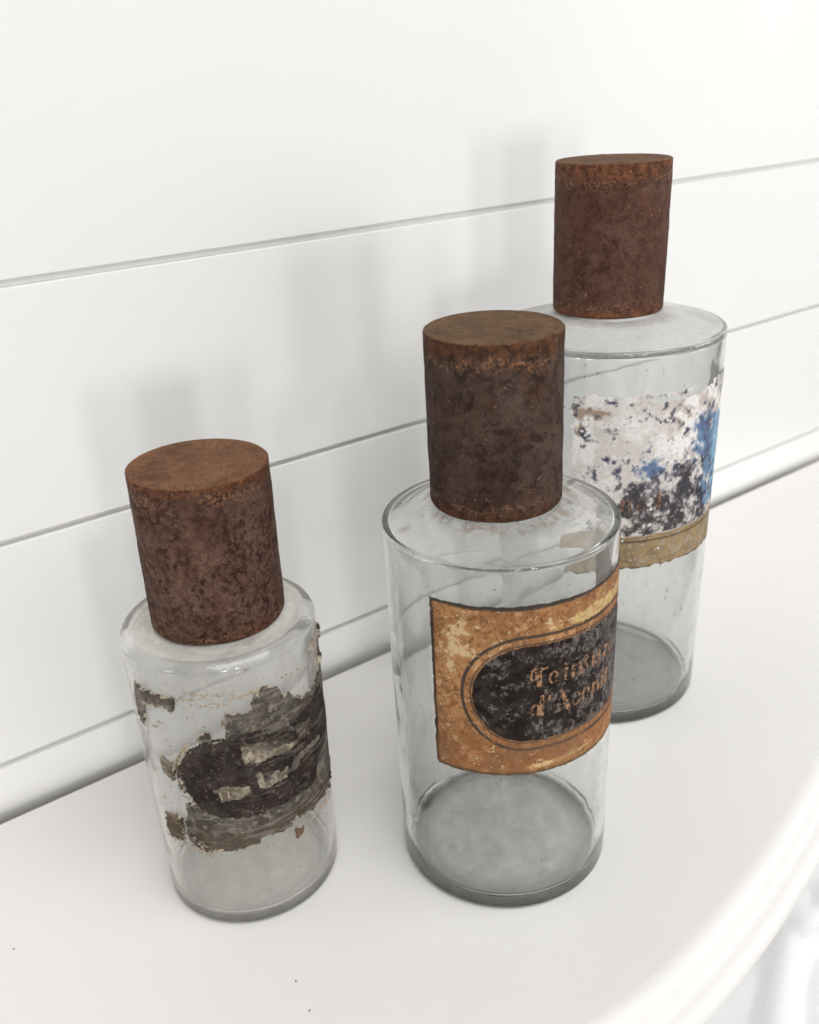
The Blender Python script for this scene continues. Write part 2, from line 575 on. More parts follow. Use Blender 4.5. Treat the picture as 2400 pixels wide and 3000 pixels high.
def cloth():
    z0 = SHELF_Z + 0.002
    c = pix_floor(2330, 2800, z0)
    n = 150
    X, Y = np.meshgrid(np.linspace(-0.22, 0.22, n), np.linspace(-0.07, 0.15, n))
    hgt = 0.005 * (fbm(X * 18, Y * 18, 5, 3) - 0.3)
    folds = [([(2330, 2650), (2372, 2690), (2420, 2672), (2520, 2600)], 0.006, 0.012),
             ([(2372, 2690), (2352, 2755), (2310, 2790)], 0.005, 0.012),
             ([(2312, 2770), (2295, 2850), (2272, 3010), (2255, 3150)], 0.007, 0.012),
             ([(2352, 2755), (2480, 2700)], 0.004, 0.012)]
    for pts, hh, wd in folds:
        q = [pix_floor(a, b, z0) - c for a, b in pts]
        d = np.full(X.shape, 9.0)
        for (ax, ay), (bx, by) in zip(q, q[1:]):
            ex, ey = bx - ax, by - ay
            t = np.clip(((X - ax) * ex + (Y - ay) * ey) / (ex * ex + ey * ey), 0, 1)
            d = np.minimum(d, np.hypot(X - ax - t * ex, Y - ay - t * ey))
        hgt = np.maximum(hgt, hh * np.exp(-(d / wd) ** 2))
    edge = np.minimum(0.22 - np.abs(X), 0.11 - np.abs(Y - 0.04))
    hgt = hgt * sstep(0, 0.02, edge) + 0.001
    # keep clear of the wall
    V = np.stack([X.ravel(), Y.ravel(), hgt.ravel()], -1)
    idx = np.arange(n * n).reshape(n, n)
    F = np.stack([idx[:-1, :-1], idx[:-1, 1:], idx[1:, 1:], idx[1:, :-1]], -1).reshape(-1, 4)
    me = bpy.data.meshes.new('white_cloth')
    me.from_pydata(V.tolist(), [], F.tolist())
    smooth(me)
    me.materials.append(CLOTH_M)
    return link('white_cloth', me, None, (c[0], c[1], SHELF_Z + 0.001)), c


CL, cc = cloth()
tag(CL, 'pale white folded cloth on the shelf below the table edge, bottom right corner', 'cloth')

# ------------------------------------------------------------------ bottles
SPEC = {
    'A': dict(x=0.10466, y=-0.10048, R=0.03309, Rb=0.03231, zs=0.1117, rc=0.02258, zb=0.11215, zt=0.1671,
              tx=0.0007, ty=-0.0006, cx=0.0006, cy=0.0, wall=0.0024, base=0.0028, corner=0.0034),
    'B': dict(x=0.18902, y=-0.15116, R=0.0400, Rb=0.0393, zs=0.1408, rc=0.02197, zb=0.14676, zt=0.20421,
              tx=-0.0009, ty=0.0009, cx=-0.0011, cy=0.0008, wall=0.0026, base=0.0036, corner=0.0011),
    'C': dict(x=0.30041, y=-0.09594, R=0.04806, Rb=0.0463, zs=0.1762, rc=0.0230, zb=0.18277, zt=0.24215,
              tx=-0.0008, ty=0.00095, cx=-0.0009, cy=0.0009, wall=0.0028, base=0.0038, corner=0.0016),
}
for k, s in SPEC.items():
    s['th0'] = math.atan2(CAM[1] - s['y'], CAM[0] - s['x'])


def rad(k, z):
    s = SPEC[k]
    return s['Rb'] + (s['R'] - s['Rb']) * np.asarray(z) / s['zs']


def arc(cx, cz, r, a0, a1, n):
    return [(cx + r * math.cos(math.radians(a0 + (a1 - a0) * i / n)), cz + r * math.sin(math.radians(a0 + (a1 - a0) * i / n))) for i in range(n + 1)]


def bottle_glass(k, mat, dust_fn, grime_fn):
    s = SPEC[k]
    R, Rb, zs, wl = s['R'], s['Rb'], s['zs'], s['wall']
    rn = s['rc'] - 0.0035                      # neck outer radius (inside the cap)
    cr = s['corner']
    zb = s['zb']                               # the shoulder meets the neck under the cap
    # outer profile, from the middle of the base upwards.  tags: 0 base,1 wall,2 shoulder,3 neck,4 inner
    P = []
    P += [(0.0, 0.0032, 0), (Rb * 0.35, 0.0030, 0), (Rb * 0.62, 0.0018, 0), (Rb - 0.0055, 0.0004, 0), (Rb - 0.0036, 0.0, 0)]
    P[0] = (0.0, 0.0022, 0); P[1] = (Rb * 0.35, 0.0020, 0); P[2] = (Rb * 0.62, 0.0013, 0)
    P += [(a, b, 0) for a, b in arc(Rb - 0.0028, 0.0028, 0.0028, -82, 0, 7)]
    for i in range(1, 26):
        z = 0.0028 + (zs - cr - 0.0028) * i / 25
        P.append((float(rad(k, z)), z, 1))
    # rounded corner then gently domed shoulder
    tx, tz = s['rc'] - 0.0006, zb - 0.0004      # gently rising shoulder that meets the foot of the cap
    slope = math.atan2(max(tz - zs, 0.0003), R - cr * 0.6 - tx)
    a1 = 90 - math.degrees(slope)
    co = arc(R - cr, zs - cr, cr, 0, a1, 9)
    P += [(a, b, 7) for a, b in co[1:]]
    ex, ez = co[-1]
    for i in range(1, 15):
        t = i / 14
        P.append((ex + (tx - ex) * t, ez + (tz - ez) * t - 0.0004 * math.sin(math.pi * t), 2))
    P += [(rn + 0.0018, zb + 0.0002, 3), (rn + 0.0004, zb + 0.0018, 3), (rn, zb + 0.005, 3), (rn, zb + 0.030, 3), (rn - 0.0008, zb + 0.0315, 3),
          (rn - 0.0022, zb + 0.031, 3)]
    # inner surface downwards
    ri = rn - 0.003
    P += [(ri, zb + 0.029, 4), (ri, zb + 0.002, 4), (ri + 0.0008, zb - 0.0012, 4)]
    ix, iz = ri + 0.0022, zb - 0.0026
    ci_r = max(cr - 0.0002, 0.0009)
    ce = arc(R - wl - ci_r, zs - wl - ci_r + 0.0003, ci_r, a1, 0, 9)
    for i in range(0, 12):
        t = i / 12
        P.append((ix + (ce[0][0] - ix) * t, iz + (ce[0][1] - iz) * t + 0.0006 * math.sin(math.pi * t), 4))
    P += [(a, b, 4) for a, b in ce]
    zl = s['base']
    br = 0.0042
    ztop = ce[-1][1]
    for i in range(1, 25):
        z = ztop + (zl + br - ztop) * i / 24
        P.append((float(rad(k, z)) - wl, z, 5))
    P += [(a, b, 5) for a, b in arc(Rb - wl - br, zl + br, br, 0, -86, 7)[1:]]
    P += [(Rb * 0.66, zl + 0.0003, 6), (Rb * 0.45, zl + 0.0010, 6), (Rb * 0.2, zl + 0.0020, 6), (0.0, zl + 0.0023, 6)]
    nseg = 160
    V, D, G = [], [], []
    rows = []
    for (r, z, tg) in P:
        row = []
        if r < 1e-6:
            row = [len(V)]
            V.append((0, 0, z)); D.append(dust_fn(0, z, tg)); G.append(grime_fn(0, z, tg))
        else:
            for j in range(nseg):
                t = 2 * math.pi * j / nseg
                wob = 1 + (0.0022 * math.sin(2 * t + 9 * z * 10) + 0.0012 * math.sin(3 * t + 2 + 40 * z)) * (1 if tg in (4, 5) else 0.0)
                row.append(len(V))
                V.append((r * wob * math.cos(t), r * wob * math.sin(t), z)); D.append(dust_fn(r, z, tg)); G.append(grime_fn(r, z, tg))
        rows.append(row)
    F = []
    for a, b in zip(rows, rows[1:]):
        for j in range(nseg):
            j2 = (j + 1) % nseg
            if len(a) == 1:
                F.append((a[0], b[j2], b[j]))
            elif len(b) == 1:
                F.append((a[j], a[j2], b[0]))
            else:
                F.append((a[j], a[j2], b[j2], b[j]))
    me = bpy.data.meshes.new('glass_body')
    me.from_pydata(V, [], F)
    Eg = [math.exp(-(((math.hypot(v[0], v[1]) - Rb + 0.0034) / 0.0026) ** 2)) if v[2] < 0.0012 else 0.0 for v in V]  # mask of the painted base shade
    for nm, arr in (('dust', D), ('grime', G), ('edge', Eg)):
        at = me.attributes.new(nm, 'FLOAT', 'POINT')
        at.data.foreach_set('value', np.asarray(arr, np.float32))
    bm = bmesh.new()
    bm.from_mesh(me)
    bmesh.ops.recalc_face_normals(bm, faces=bm.faces)
    bm.to_mesh(me)
    bm.free()
    smooth(me)
    me.materials.append(mat)
    return me


def cap_mesh(k, mat, seed):
    """hollow rusted sleeve, closed at the top, slightly dented"""
    s = SPEC[k]
    rc, h = s['rc'], s['zt'] - s['zb']
    ri = rc - 0.0026
    prof = [(ri, 0.0006), (rc - 0.0012, 0.0), (rc - 0.0004, 0.0003), (rc, 0.0012)]
    for i in range(1, 60):
        prof.append((rc, 0.0012 + (h - 0.0024) * i / 60))
    prof += [(a, b) for a, b in arc(rc - 0.0009, h - 0.0009, 0.0009, 5, 88, 6)]
    for i in range(1, 22):
        prof.append(((rc - 0.0010) * (1 - i / 22), h))
    prof.append((0, h))
    nseg = 200
    V, rows = [], []
    for i, (r, z) in enumerate(prof):
        if r < 1e-6:
            rows.append([len(V)]); V.append((0, 0, z)); continue
        t = np.arange(nseg) / nseg * 2 * np.pi
        u = np.cos(t) * 4 + 20
        v = np.sin(t) * 4 + z * 180
        dn = (fbm(u, v, seed, 5) - 0.5) * 0.00045 + (fbm(np.cos(t) * 1.2 + 9, np.sin(t) * 1.2 + z * 25, seed + 3, 2) - 0.5) * 0.0004
        if i == 0: dn = dn * 0
        rr = r + dn * (1 if r > rc * 0.9 else 0)
        zz = z + (0 if r > rc * 0.95 else (fbm(np.cos(t) * r * 220 + 50, np.sin(t) * r * 220, seed + 8, 5) - 0.5) * 0.0009 * (z > h * 0.5))
        zz = np.broadcast_to(zz, t.shape)
        rows.append(list(range(len(V), len(V) + nseg)))
        V += list(zip((rr * np.cos(t)).tolist(), (rr * np.sin(t)).tolist(), zz.tolist()))
    # inner wall of the sleeve
    for r, z in ((ri, h - 0.006),):
        t = np.arange(nseg) / nseg * 2 * np.pi
        rows.insert(0, list(range(len(V), len(V) + nseg)))
        V += [(r * math.cos(a), r * math.sin(a), z) for a in t]
    rows.insert(0, [len(V)]); V.append((0, 0, h - 0.006))
    F = []
    for a, b in zip(rows, rows[1:]):
        for j in range(nseg):
            j2 = (j + 1) % nseg
            if len(a) == 1: F.append((a[0], b[j], b[j2]))
            elif len(b) == 1: F.append((a[j], a[j2], b[0]))
            else: F.append((a[j], a[j2], b[j2], b[j]))
    me = bpy.data.meshes.new('cap')
    me.from_pydata(V, [], F)
    bm = bmesh.new()
    bm.from_mesh(me)
    bmesh.ops.recalc_face_normals(bm, faces=bm.faces)
    bm.to_mesh(me)
    bm.free()
    smooth(me)
    me.materials.append(mat)
    return me


def sheet(name, k, s0, s1, z0, z1, step, field, mat, parent, lift=0.00018, base=0.00002):
    """paper sheet wrapped on bottle k.  field(S,Z) in mm -> (mask>0, linear colour (...,3), extra height m)"""
    ns, nz = int((s1 - s0) / step) + 1, int((z1 - z0) / step) + 1
    S, Z = np.meshgrid(np.linspace(s0, s1, ns), np.linspace(z0, z1, nz))
    m, c, hx = field(S, Z)
    sp = SPEC[k]
    R0 = sp['R'] * 1000
    th = sp['th0'] + S / R0
    inside = m > 0
    quad = inside[:-1, :-1] & inside[:-1, 1:] & inside[1:, 1:] & inside[1:, :-1]
    idx = np.arange(ns * nz).reshape(nz, ns)
    F = np.stack([idx[:-1, :-1][quad], idx[:-1, 1:][quad], idx[1:, 1:][quad], idx[1:, :-1][quad]], -1)
    rr = rad(k, Z / 1000) + lift + hx
    V = np.stack([rr * np.cos(th), rr * np.sin(th), Z / 1000], -1).reshape(-1, 3)
    rb = rad(k, Z / 1000) + base
    VB = np.stack([rb * np.cos(th), rb * np.sin(th), Z / 1000], -1).reshape(-1, 3)
    # rim: edges used by one quad only
    e = np.concatenate([F[:, [0, 1]], F[:, [1, 2]], F[:, [2, 3]], F[:, [3, 0]]])
    key = np.sort(e, 1)
    kk = key[:, 0].astype(np.int64) * (ns * nz) + key[:, 1]
    u, inv, cnt = np.unique(kk, return_inverse=True, return_counts=True)
    be = e[cnt[inv] == 1]
    rim = np.stack([be[:, 1], be[:, 0], be[:, 0] + ns * nz, be[:, 1] + ns * nz], -1)
    allV = np.concatenate([V, VB])
    allC = np.concatenate([c.reshape(-1, 3)] * 2)
    allF = np.concatenate([F, rim])
    used, newi = np.unique(allF, return_inverse=True)
    newi = newi.reshape(allF.shape)
    me = bpy.data.meshes.new(name)
    me.from_pydata(allV[used].tolist(), [], newi.tolist())
    ca = me.attributes.new('paper', 'FLOAT_COLOR', 'POINT')
    cc4 = np.ones((len(used), 4), np.float32)
    cc4[:, :3] = np.clip(allC[used], 0.004, 0.9)
    ca.data.foreach_set('color', cc4.ravel())
    smooth(me)
    me.materials.append(mat)
    return link(name, me, parent)


def bottle(k, name, label, gmat, capmat, dust_fn, grime_fn, seed):
    s = SPEC[k]
    e = bpy.data.objects.new(name, None)
    COL.objects.link(e)
    e.location = (s['x'], s['y'], 0.0003)
    tag(e, label, 'bottle', 'old apothecary bottles on the table')
    link('glass_body', bottle_glass(k, gmat, dust_fn, grime_fn), e)
    h = s['zt'] - s['zb']
    cp = link('cap', cap_mesh(k, capmat, seed), e, (s['cx'], s['cy'], s['zb']))
    cp.rotation_euler = (-(s['ty'] - s['cy']) / h, (s['tx'] - s['cx']) / h, seed * 1.3)
    return e


# dust / grime along the profile (r, z in metres, region tag)
def dustA(r, z, tg):
    return {0: 0.05, 1: 0.33, 2: 1.0, 3: 0.2, 4: 0.12, 5: 0.20, 6: 1.0, 7: 0.24}[tg]


def dustB(r, z, tg):
    return {0: 0.0, 1: 0.03, 2: 0.22, 3: 0.1, 4: 0.03, 5: 0.03, 6: 1.0, 7: 0.0}[tg]


def dustC(r, z, tg):
    return {0: 0.0, 1: 0.10, 2: 1.0, 3: 0.3, 4: 0.05, 5: 0.12, 6: 0.95, 7: 0.22}[tg]


def grime_fn(k, amt, ring):
    s = SPEC[k]

    def f(r, z, tg):
        if tg == 2:
            return ring * math.exp(-((r - s['rc'] - 0.0015) / 0.0025) ** 2) + amt * 0.25
        if tg == 6: return amt * (0.35 if k != 'B' else 2.4)
        if tg == 0: return amt * 0.2
        return amt * 0.12
    return f


def polar(k, dth, r, z):
    t = SPEC[k]['th0'] + dth
    return (r * math.cos(t), r * math.sin(t), z)


GA = glass_mat('dusty_clear_glass', (238, 235, 228), 0.78, 16, (0.60, 0.64, 0.60), ring_shade_col=(120, 120, 110))
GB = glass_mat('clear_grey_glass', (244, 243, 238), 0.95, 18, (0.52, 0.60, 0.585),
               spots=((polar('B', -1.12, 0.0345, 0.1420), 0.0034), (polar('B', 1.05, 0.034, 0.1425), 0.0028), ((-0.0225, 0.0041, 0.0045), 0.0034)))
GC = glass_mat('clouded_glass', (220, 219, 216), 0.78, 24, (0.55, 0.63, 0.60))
RA = rust_mat('rusted_cap_speckled', (112, 78, 62), (134, 104, 90), (58, 30, 21), (146, 90, 54), (160, 112, 80), 0.0549, 1.0, 480, (0.0048, 0.0026))
RB = rust_mat('rusted_cap_dark', (84, 58, 46), (108, 88, 77), (40, 23, 18), (126, 78, 46), (138, 106, 76), 0.0574, 0.85, 280, (0.0066, 0.0050))
RC = rust_mat('rusted_cap_brown', (108, 71, 56), (122, 90, 77), (62, 34, 26), (158, 100, 66), (140, 105, 78), 0.0594, 0.7, 330, (0.0066, 0.0052))

bA = bottle('A', 'apothecary_bottle', 'smallest dusty glass bottle with speckled rusty cap and peeling dark brown label, at left', GA, RA, dustA, grime_fn('A', 0.35, 0.35), 1)
bB = bottle('B', 'apothecary_bottle', 'clear glass bottle in the middle with dark rusty cap and orange label reading Teinture d\'Aconit', GB, RB, dustB, grime_fn('B', 0.12, 1.0), 2)
bC = bottle('C', 'apothecary_bottle', 'tallest glass bottle at the back right with flaking white and blue label', GC, RC, dustC, grime_fn('C', 0.15, 0.4), 3)

# ------------------------------------------------------------------ label of the middle bottle
OX0, OX1, OZ = 8.7, 45.3, 94.4


def stadium(S, Z):
    dx = S - np.clip(S, OX0, OX1)
    return np.hypot(dx, Z - OZ)


def labelB(S, Z):
    n1, n2, n3 = fbm(S / 9, Z / 9, 1), fbm(S / 2.6, Z / 2.6, 2), fbm(S / 0.9, Z / 0.9, 3, 4)
    n4 = fbm(S / 1.5, Z / 1.5, 8)
    c = mixc(np.broadcast_to(lin((178, 130, 84)), S.shape + (3,)), lin((152, 106, 66)), sstep(0.38, 0.62, n1))
    c = mixc(c, lin((202, 156, 108)), sstep(0.52, 0.68, n2) * 0.6)
    c = mixc(c, lin((124, 80, 46)), sstep(0.55, 0.68, n4) * 0.75)
    c = mixc(c, lin((92, 58, 36)), sstep(0.60, 0.68, n3) * 0.75)
    c = mixc(c, lin((150, 92, 50)), 0.4 * sstep(88, 68, Z))
    # pale rubbed flakes, small and broken
    fl = lambda cx, cz, rx, rz: np.exp(-((S - cx) / rx) ** 2 - ((Z - cz) / rz) ** 2)
    pale = 0.19 * fl(-15, 113.5, 4.5, 8) + 0.10 * fl(-13.0, 119, 3, 3) + 0.15 * fl(17, 119, 4, 2.2) + 0.08 * fl(-18, 104, 3, 8) + 0.13 * fl(-4, 111, 6, 3.0) \
        + 0.08 * fl(4, 66.5, 10, 2) + 0.06 * fl(-17, 80, 5, 8)
    flk = 0.25 * n2 + 0.35 * n3 + 0.4 * n4 + pale
    c = mixc(c, lin((214, 186, 142)), sstep(0.625, 0.67, flk) * 0.9)
    st = poly_sd(S + (n2 - 0.5) * 3, Z + (n3 - 0.5) * 2.5, [(21.5, 119.2), (30.8, 121.4), (49.2, 121), (60, 120), (60, 117.5), (43.8, 117.2), (31, 116.9), (23.3, 117.8)])
    c = mixc(c, lin((202, 174, 120)), sstep(-0.2, 0.2, st) * (0.45 + 0.5 * sstep(0.4, 0.55, n4)))
    st2 = poly_sd(S + (n2 - 0.5) * 4, Z + (n3 - 0.5) * 1.2, [(6, 65.2), (14, 66.6), (26, 67.2), (36, 66.8), (26, 65.4), (12, 64.4)])
    c = mixc(c, lin((216, 184, 130)), sstep(-0.1, 0.25, st2) * (0.25 + 0.6 * sstep(0.45, 0.56, n4)))
    # printed oval frame
    r = stadium(S, Z)
    ink = lin((56, 48, 44))
    wear = sstep(0.22, 0.34, fbm(S / 1.3, Z / 1.3, 21))
    c = mixc(c, ink, np.maximum(sstep(0.75, 0.4, np.abs(r - 21.7)) * wear * 0.95, sstep(0.4, 0.2, np.abs(r - 18.9)) * 0.85 * wear))
    # dark printed border
    jt = (n2 - 0.5) * 0.8
    top = sstep(125.4, 126.0, Z + jt - 0.02 * np.abs(S - 8))
    c = mixc(c, lin((54, 48, 44)), top * (0.6 + 0.38 * wear))
    c = mixc(c, lin((52, 42, 36)), sstep(-22.2, -22.7, S + jt * 0.5) * 0.95)
    gr = sstep(0.5, 0.7, fbm(S / 14, Z / 14, 77)) * 0.5
    c = mixc(c, lin((120, 88, 62)), gr)
    c = mixc(c, lin((84, 70, 48)), sstep(63.9, 63.2, Z + jt) * 0.85 * (0.4 + 0.6 * wear))
    m = np.minimum(np.minimum(S + 23.8, 78 - S), np.minimum(127.5 - Z, Z - 62.3))
    m = m + (fbm(S / 1.5, Z / 1.5, 33) - 0.5) * 0.9 - 0.05
    # nick at the lower left corner
    m = np.minimum(m, np.hypot(S + 24.6, Z - 62.0) - 1.6 + (n2 - 0.5) * 1.5)
    hx = (n2 - 0.5) * 0.00009 - 0.00006 * sstep(0.625, 0.67, flk)
    return m, c, hx


lb = sheet('label', 'B', -24.5, 78.5, 61, 128.5, 0.22, labelB, PAPER_M, bB)
tag(lb, 'orange ochre paper label with dark border and oval panel')


def panelB(S, Z):
    n1, n2, n3 = fbm(S / 5, Z / 5, 41), fbm(S / 1.6, Z / 1.6, 42), fbm(S / 0.6, Z / 0.6, 43, 4)
    c = mixc(np.broadcast_to(lin((33, 25, 22)), S.shape + (3,)), lin((50, 42, 38)), sstep(0.42, 0.62, n1))
    c = mixc(c, lin((16, 8, 8)), sstep(0.48, 0.62, fbm(S / 3.2, Z / 3.2, 44)) * 0.85)
    hz = 0.09 * sstep(4, 44, S) + 0.14 * np.exp(-((S + 3) / 4) ** 2 - ((Z - 107.5) / 2) ** 2) - 0.02
    mm = 0.34 * fbm(S / 2.8, Z / 2.8, 45) + 0.33 * n2 + 0.33 * n3 + hz
    c = mixc(c, lin((110, 102, 96)), sstep(0.50, 0.66, mm) * 0.9)
    c = mixc(c, lin((150, 142, 142)), sstep(0.66, 0.74, 0.5 * mm + 0.5 * n3) * 0.7)
    r = stadium(S, Z)
    m = 18.35 - r + (n2 - 0.5) * 0.5
    return m, c, (n2 - 0.5) * 0.00006


ob = sheet('oval_panel', 'B', -10.5, 65, 75, 114, 0.22, panelB, INK_M, lb, lift=0.00030, base=0.0001)
tag(ob, 'dark scuffed oval panel of the label')


def box(S, Z, a, b, z0, z1):
    return np.minimum(np.minimum(S - a, b - S), np.minimum(Z - z0, z1 - Z))


def seg(S, Z, a, b, wd):
    ex, ey = b[0] - a[0], b[1] - a[1]
    t = np.clip(((S - a[0]) * ex + (Z - a[1]) * ey) / (ex * ex + ey * ey), 0, 1)
    return wd / 2 - np.hypot(S - a[0] - t * ex, Z - a[1] - t * ey)


def bowl(S, Z, cx, cz, rx, rz, th):
    """upright oval with thick sides and thin top and bottom"""
    o = (1 - np.hypot((S - cx) / rx, (Z - cz) / rz)) * min(rx, rz)
    i = (np.hypot((S - cx) / (rx - th), (Z - cz) / (rz - 0.35)) - 1) * min(rx - th, rz)
    return np.minimum(o, i)


U = lambda *a: np.maximum.reduce(a)
HL = 0.24


def let_e(S, Z, cx, z0, h, rx):
    cz, rz = z0 + h / 2, h / 2
    b = bowl(S, Z, cx, cz, rx, rz, 1.15)
    cut = box(S, Z, cx + 0.2, cx + 5, cz - rz * 0.55, cz - 0.1)
    return U(np.minimum(b, -cut), seg(S, Z, (cx - rx + 0.4, cz), (cx + rx - 0.5, cz), HL))


def let_c(S, Z, cx, z0, h, rx):
    cz, rz = z0 + h / 2, h / 2
    b = np.minimum(bowl(S, Z, cx, cz, rx, rz, 1.2), -box(S, Z, cx + 0.3, cx + 5, cz - rz * 0.5, cz + rz * 0.5))
    return U(b, 0.65 - np.hypot(S - cx - rx * 0.6, Z - cz - rz * 0.6))


def stem(S, Z, x, z0, h, wd=1.5, serif=True):
    f = box(S, Z, x, x + wd, z0, z0 + h)
    if serif:
        f = U(f, seg(S, Z, (x - 0.45, z0 + 0.15), (x + wd + 0.45, z0 + 0.15), HL), seg(S, Z, (x - 0.6, z0 + h - 0.25), (x + 0.3, z0 + h - 0.1), HL))
    return f


def let_n(S, Z, x, z0, h, gap=3.2):
    return U(stem(S, Z, x, z0, h), stem(S, Z, x + gap, z0, h * 0.88), seg(S, Z, (x + 1.2, z0 + h * 0.75), (x + gap + 0.6, z0 + h * 0.96), 0.6))


def let_u(S, Z, x, z0, h, gap=3.3):
    return U(stem(S, Z, x, z0 + h * 0.12, h * 0.88), stem(S, Z, x + gap, z0, h), seg(S, Z, (x + 0.8, z0 + h * 0.05), (x + gap + 0.2, z0 + h * 0.25), 0.6))


def let_i(S, Z, x, z0, h):
    return U(stem(S, Z, x, z0, h), 0.75 - np.hypot(S - x - 0.75, Z - z0 - h - 1.5))


def let_t(S, Z, x, z0, h):
    return U(stem(S, Z, x, z0 + 0.2, h * 1.22, serif=False), seg(S, Z, (x - 0.9, z0 + h), (x + 2.4, z0 + h), HL), seg(S, Z, (x + 0.9, z0 + 0.3), (x + 2.3, z0 + 0.7), 0.5))


def let_T(S, Z, x, z0, h):
    return U(box(S, Z, x, x + 1.8, z0, z0 + h), seg(S, Z, (x - 0.8, z0 + 0.15), (x + 2.6, z0 + 0.15), HL),
             seg(S, Z, (x - 1.9, z0 + h - 0.6), (x - 0.3, z0 + h + 0.1), 0.8), seg(S, Z, (x - 0.5, z0 + h + 0.1), (x + 1.5, z0 + h - 0.4), 0.9),
             seg(S, Z, (x + 1.5, z0 + h - 0.4), (x + 3.6, z0 + h - 0.2), 0.8), bowl(S, Z, x - 0.9, z0 + h * 0.62, 1.3, 2.0, 0.9))


def let_d(S, Z, x, z0, h, H):
    return U(bowl(S, Z, x + 1.6, z0 + h / 2, 1.8, h / 2, 1.25), box(S, Z, x + 2.9, x + 4.5, z0, z0 + H), seg(S, Z, (x + 2, z0 + H - 0.2), (x + 3.2, z0 + H - 0.1), HL))


def let_A(S, Z, x, z0, h):
    return U(seg(S, Z, (x, z0 + h), (x + 2.7, z0), 1.7), seg(S, Z, (x - 0.1, z0 + h), (x - 2.6, z0), HL),
             seg(S, Z, (x - 1.6, z0 + h * 0.35), (x + 1.6, z0 + h * 0.35), HL), seg(S, Z, (x - 3.3, z0 + .1), (x - 1.8, z0 + .1), HL), seg(S, Z, (x + 1.6, z0 + .1), (x + 3.9, z0 + .1), HL))


def lettering(shape, col, wearlvl, seed):
    def f(S, Z):
        m = shape(S, Z)
        n = fbm(S / 1.1, Z / 1.1, seed)
        n2 = fbm(S / 0.5, Z / 0.5, seed + 1, 3)
        m = np.minimum(m + (n2 - 0.5) * 0.35, (wearlvl - (0.6 * n + 0.4 * n2)) * 3)
        c = mixc(np.broadcast_to(lin(col), S.shape + (3,)), lin(np.array(col) * 0.72), sstep(0.4, 0.65, n))
        return m, c, np.zeros(S.shape)
    return f


XH = 5.0


def line1(S, Z):
    z = 97.2
    return U(let_T(S, Z, 11.1, z, 6.8), let_e(S, Z, 17.0, z, 4.8, 1.9), let_i(S, Z, 20.8, z, XH), let_n(S, Z, 23.6, z, XH, 3.1), let_t(S, Z, 29.1, z, XH),
             let_u(S, Z, 32.7, z, XH, 3.4), stem(S, Z, 39.4, z, XH), 0.8 - np.hypot(S - 41.6, Z - z - 4.2), let_e(S, Z, 45.2, z, XH, 1.9))


def line2(S, Z):
    z = 85.7
    return U(let_d(S, Z, 9.3, z, 4.8, 8.0), seg(S, Z, (15.9, 92.9), (15.5, 91.4), 0.9), let_A(S, Z, 20.2, z, 7.2), let_c(S, Z, 26.0, z, XH, 1.9), bowl(S, Z, 30.3, z + XH / 2, 2.1, XH / 2, 1.3),
             let_n(S, Z, 33.3, z, XH, 2.9)[...], let_i(S, Z, 38.5, z, XH), let_t(S, Z, 41.5, z, XH))


for fn, zz, sd in ((line1, (96, 106), 61), (line2, (84.5, 95), 71)):
    sheet('lettering', 'B', 7, 49, zz[0], zz[1], 0.12, lettering(fn, (166, 124, 94), 0.575, sd), PAPER_M, lb, lift=0.00042, base=0.0003)

# ------------------------------------------------------------------ peeling label of the small bottle
PA = [(4.9, 92.8), (6.5, 96.2), (8.6, 99.8), (11.0, 101.0), (16.4, 97.3), (18.2, 92.9), (20.2, 93.5), (24.3, 88.2), (28.3, 87.3), (34.6, 87), (42.5, 92), (46, 101), (60, 101), (60, 38),
      (42.0, 40.4), (32.5, 39.2), (25.2, 39.2), (16.8, 42.1), (11.0, 38.5), (3.7, 40.1), (2.3, 36.7), (-6.7, 36.2), (-17.6, 36.3), (-18.2, 39.4), (-23.6, 39.1), (-22.1, 49.9), (-22.3, 55.5), (-18.0, 57.3),
      (-20.6, 61.6), (-21.8, 67.4), (-19.5, 74.0), (-16.4, 79.2), (-12.2, 81.3), (-12.3, 86.5), (-7.9, 86.5), (-7.7, 83.0), (-2.8, 85.2), (-4.4, 90.1), (-2.2, 93.1), (1.4, 92.8), (3.0, 91.2)]


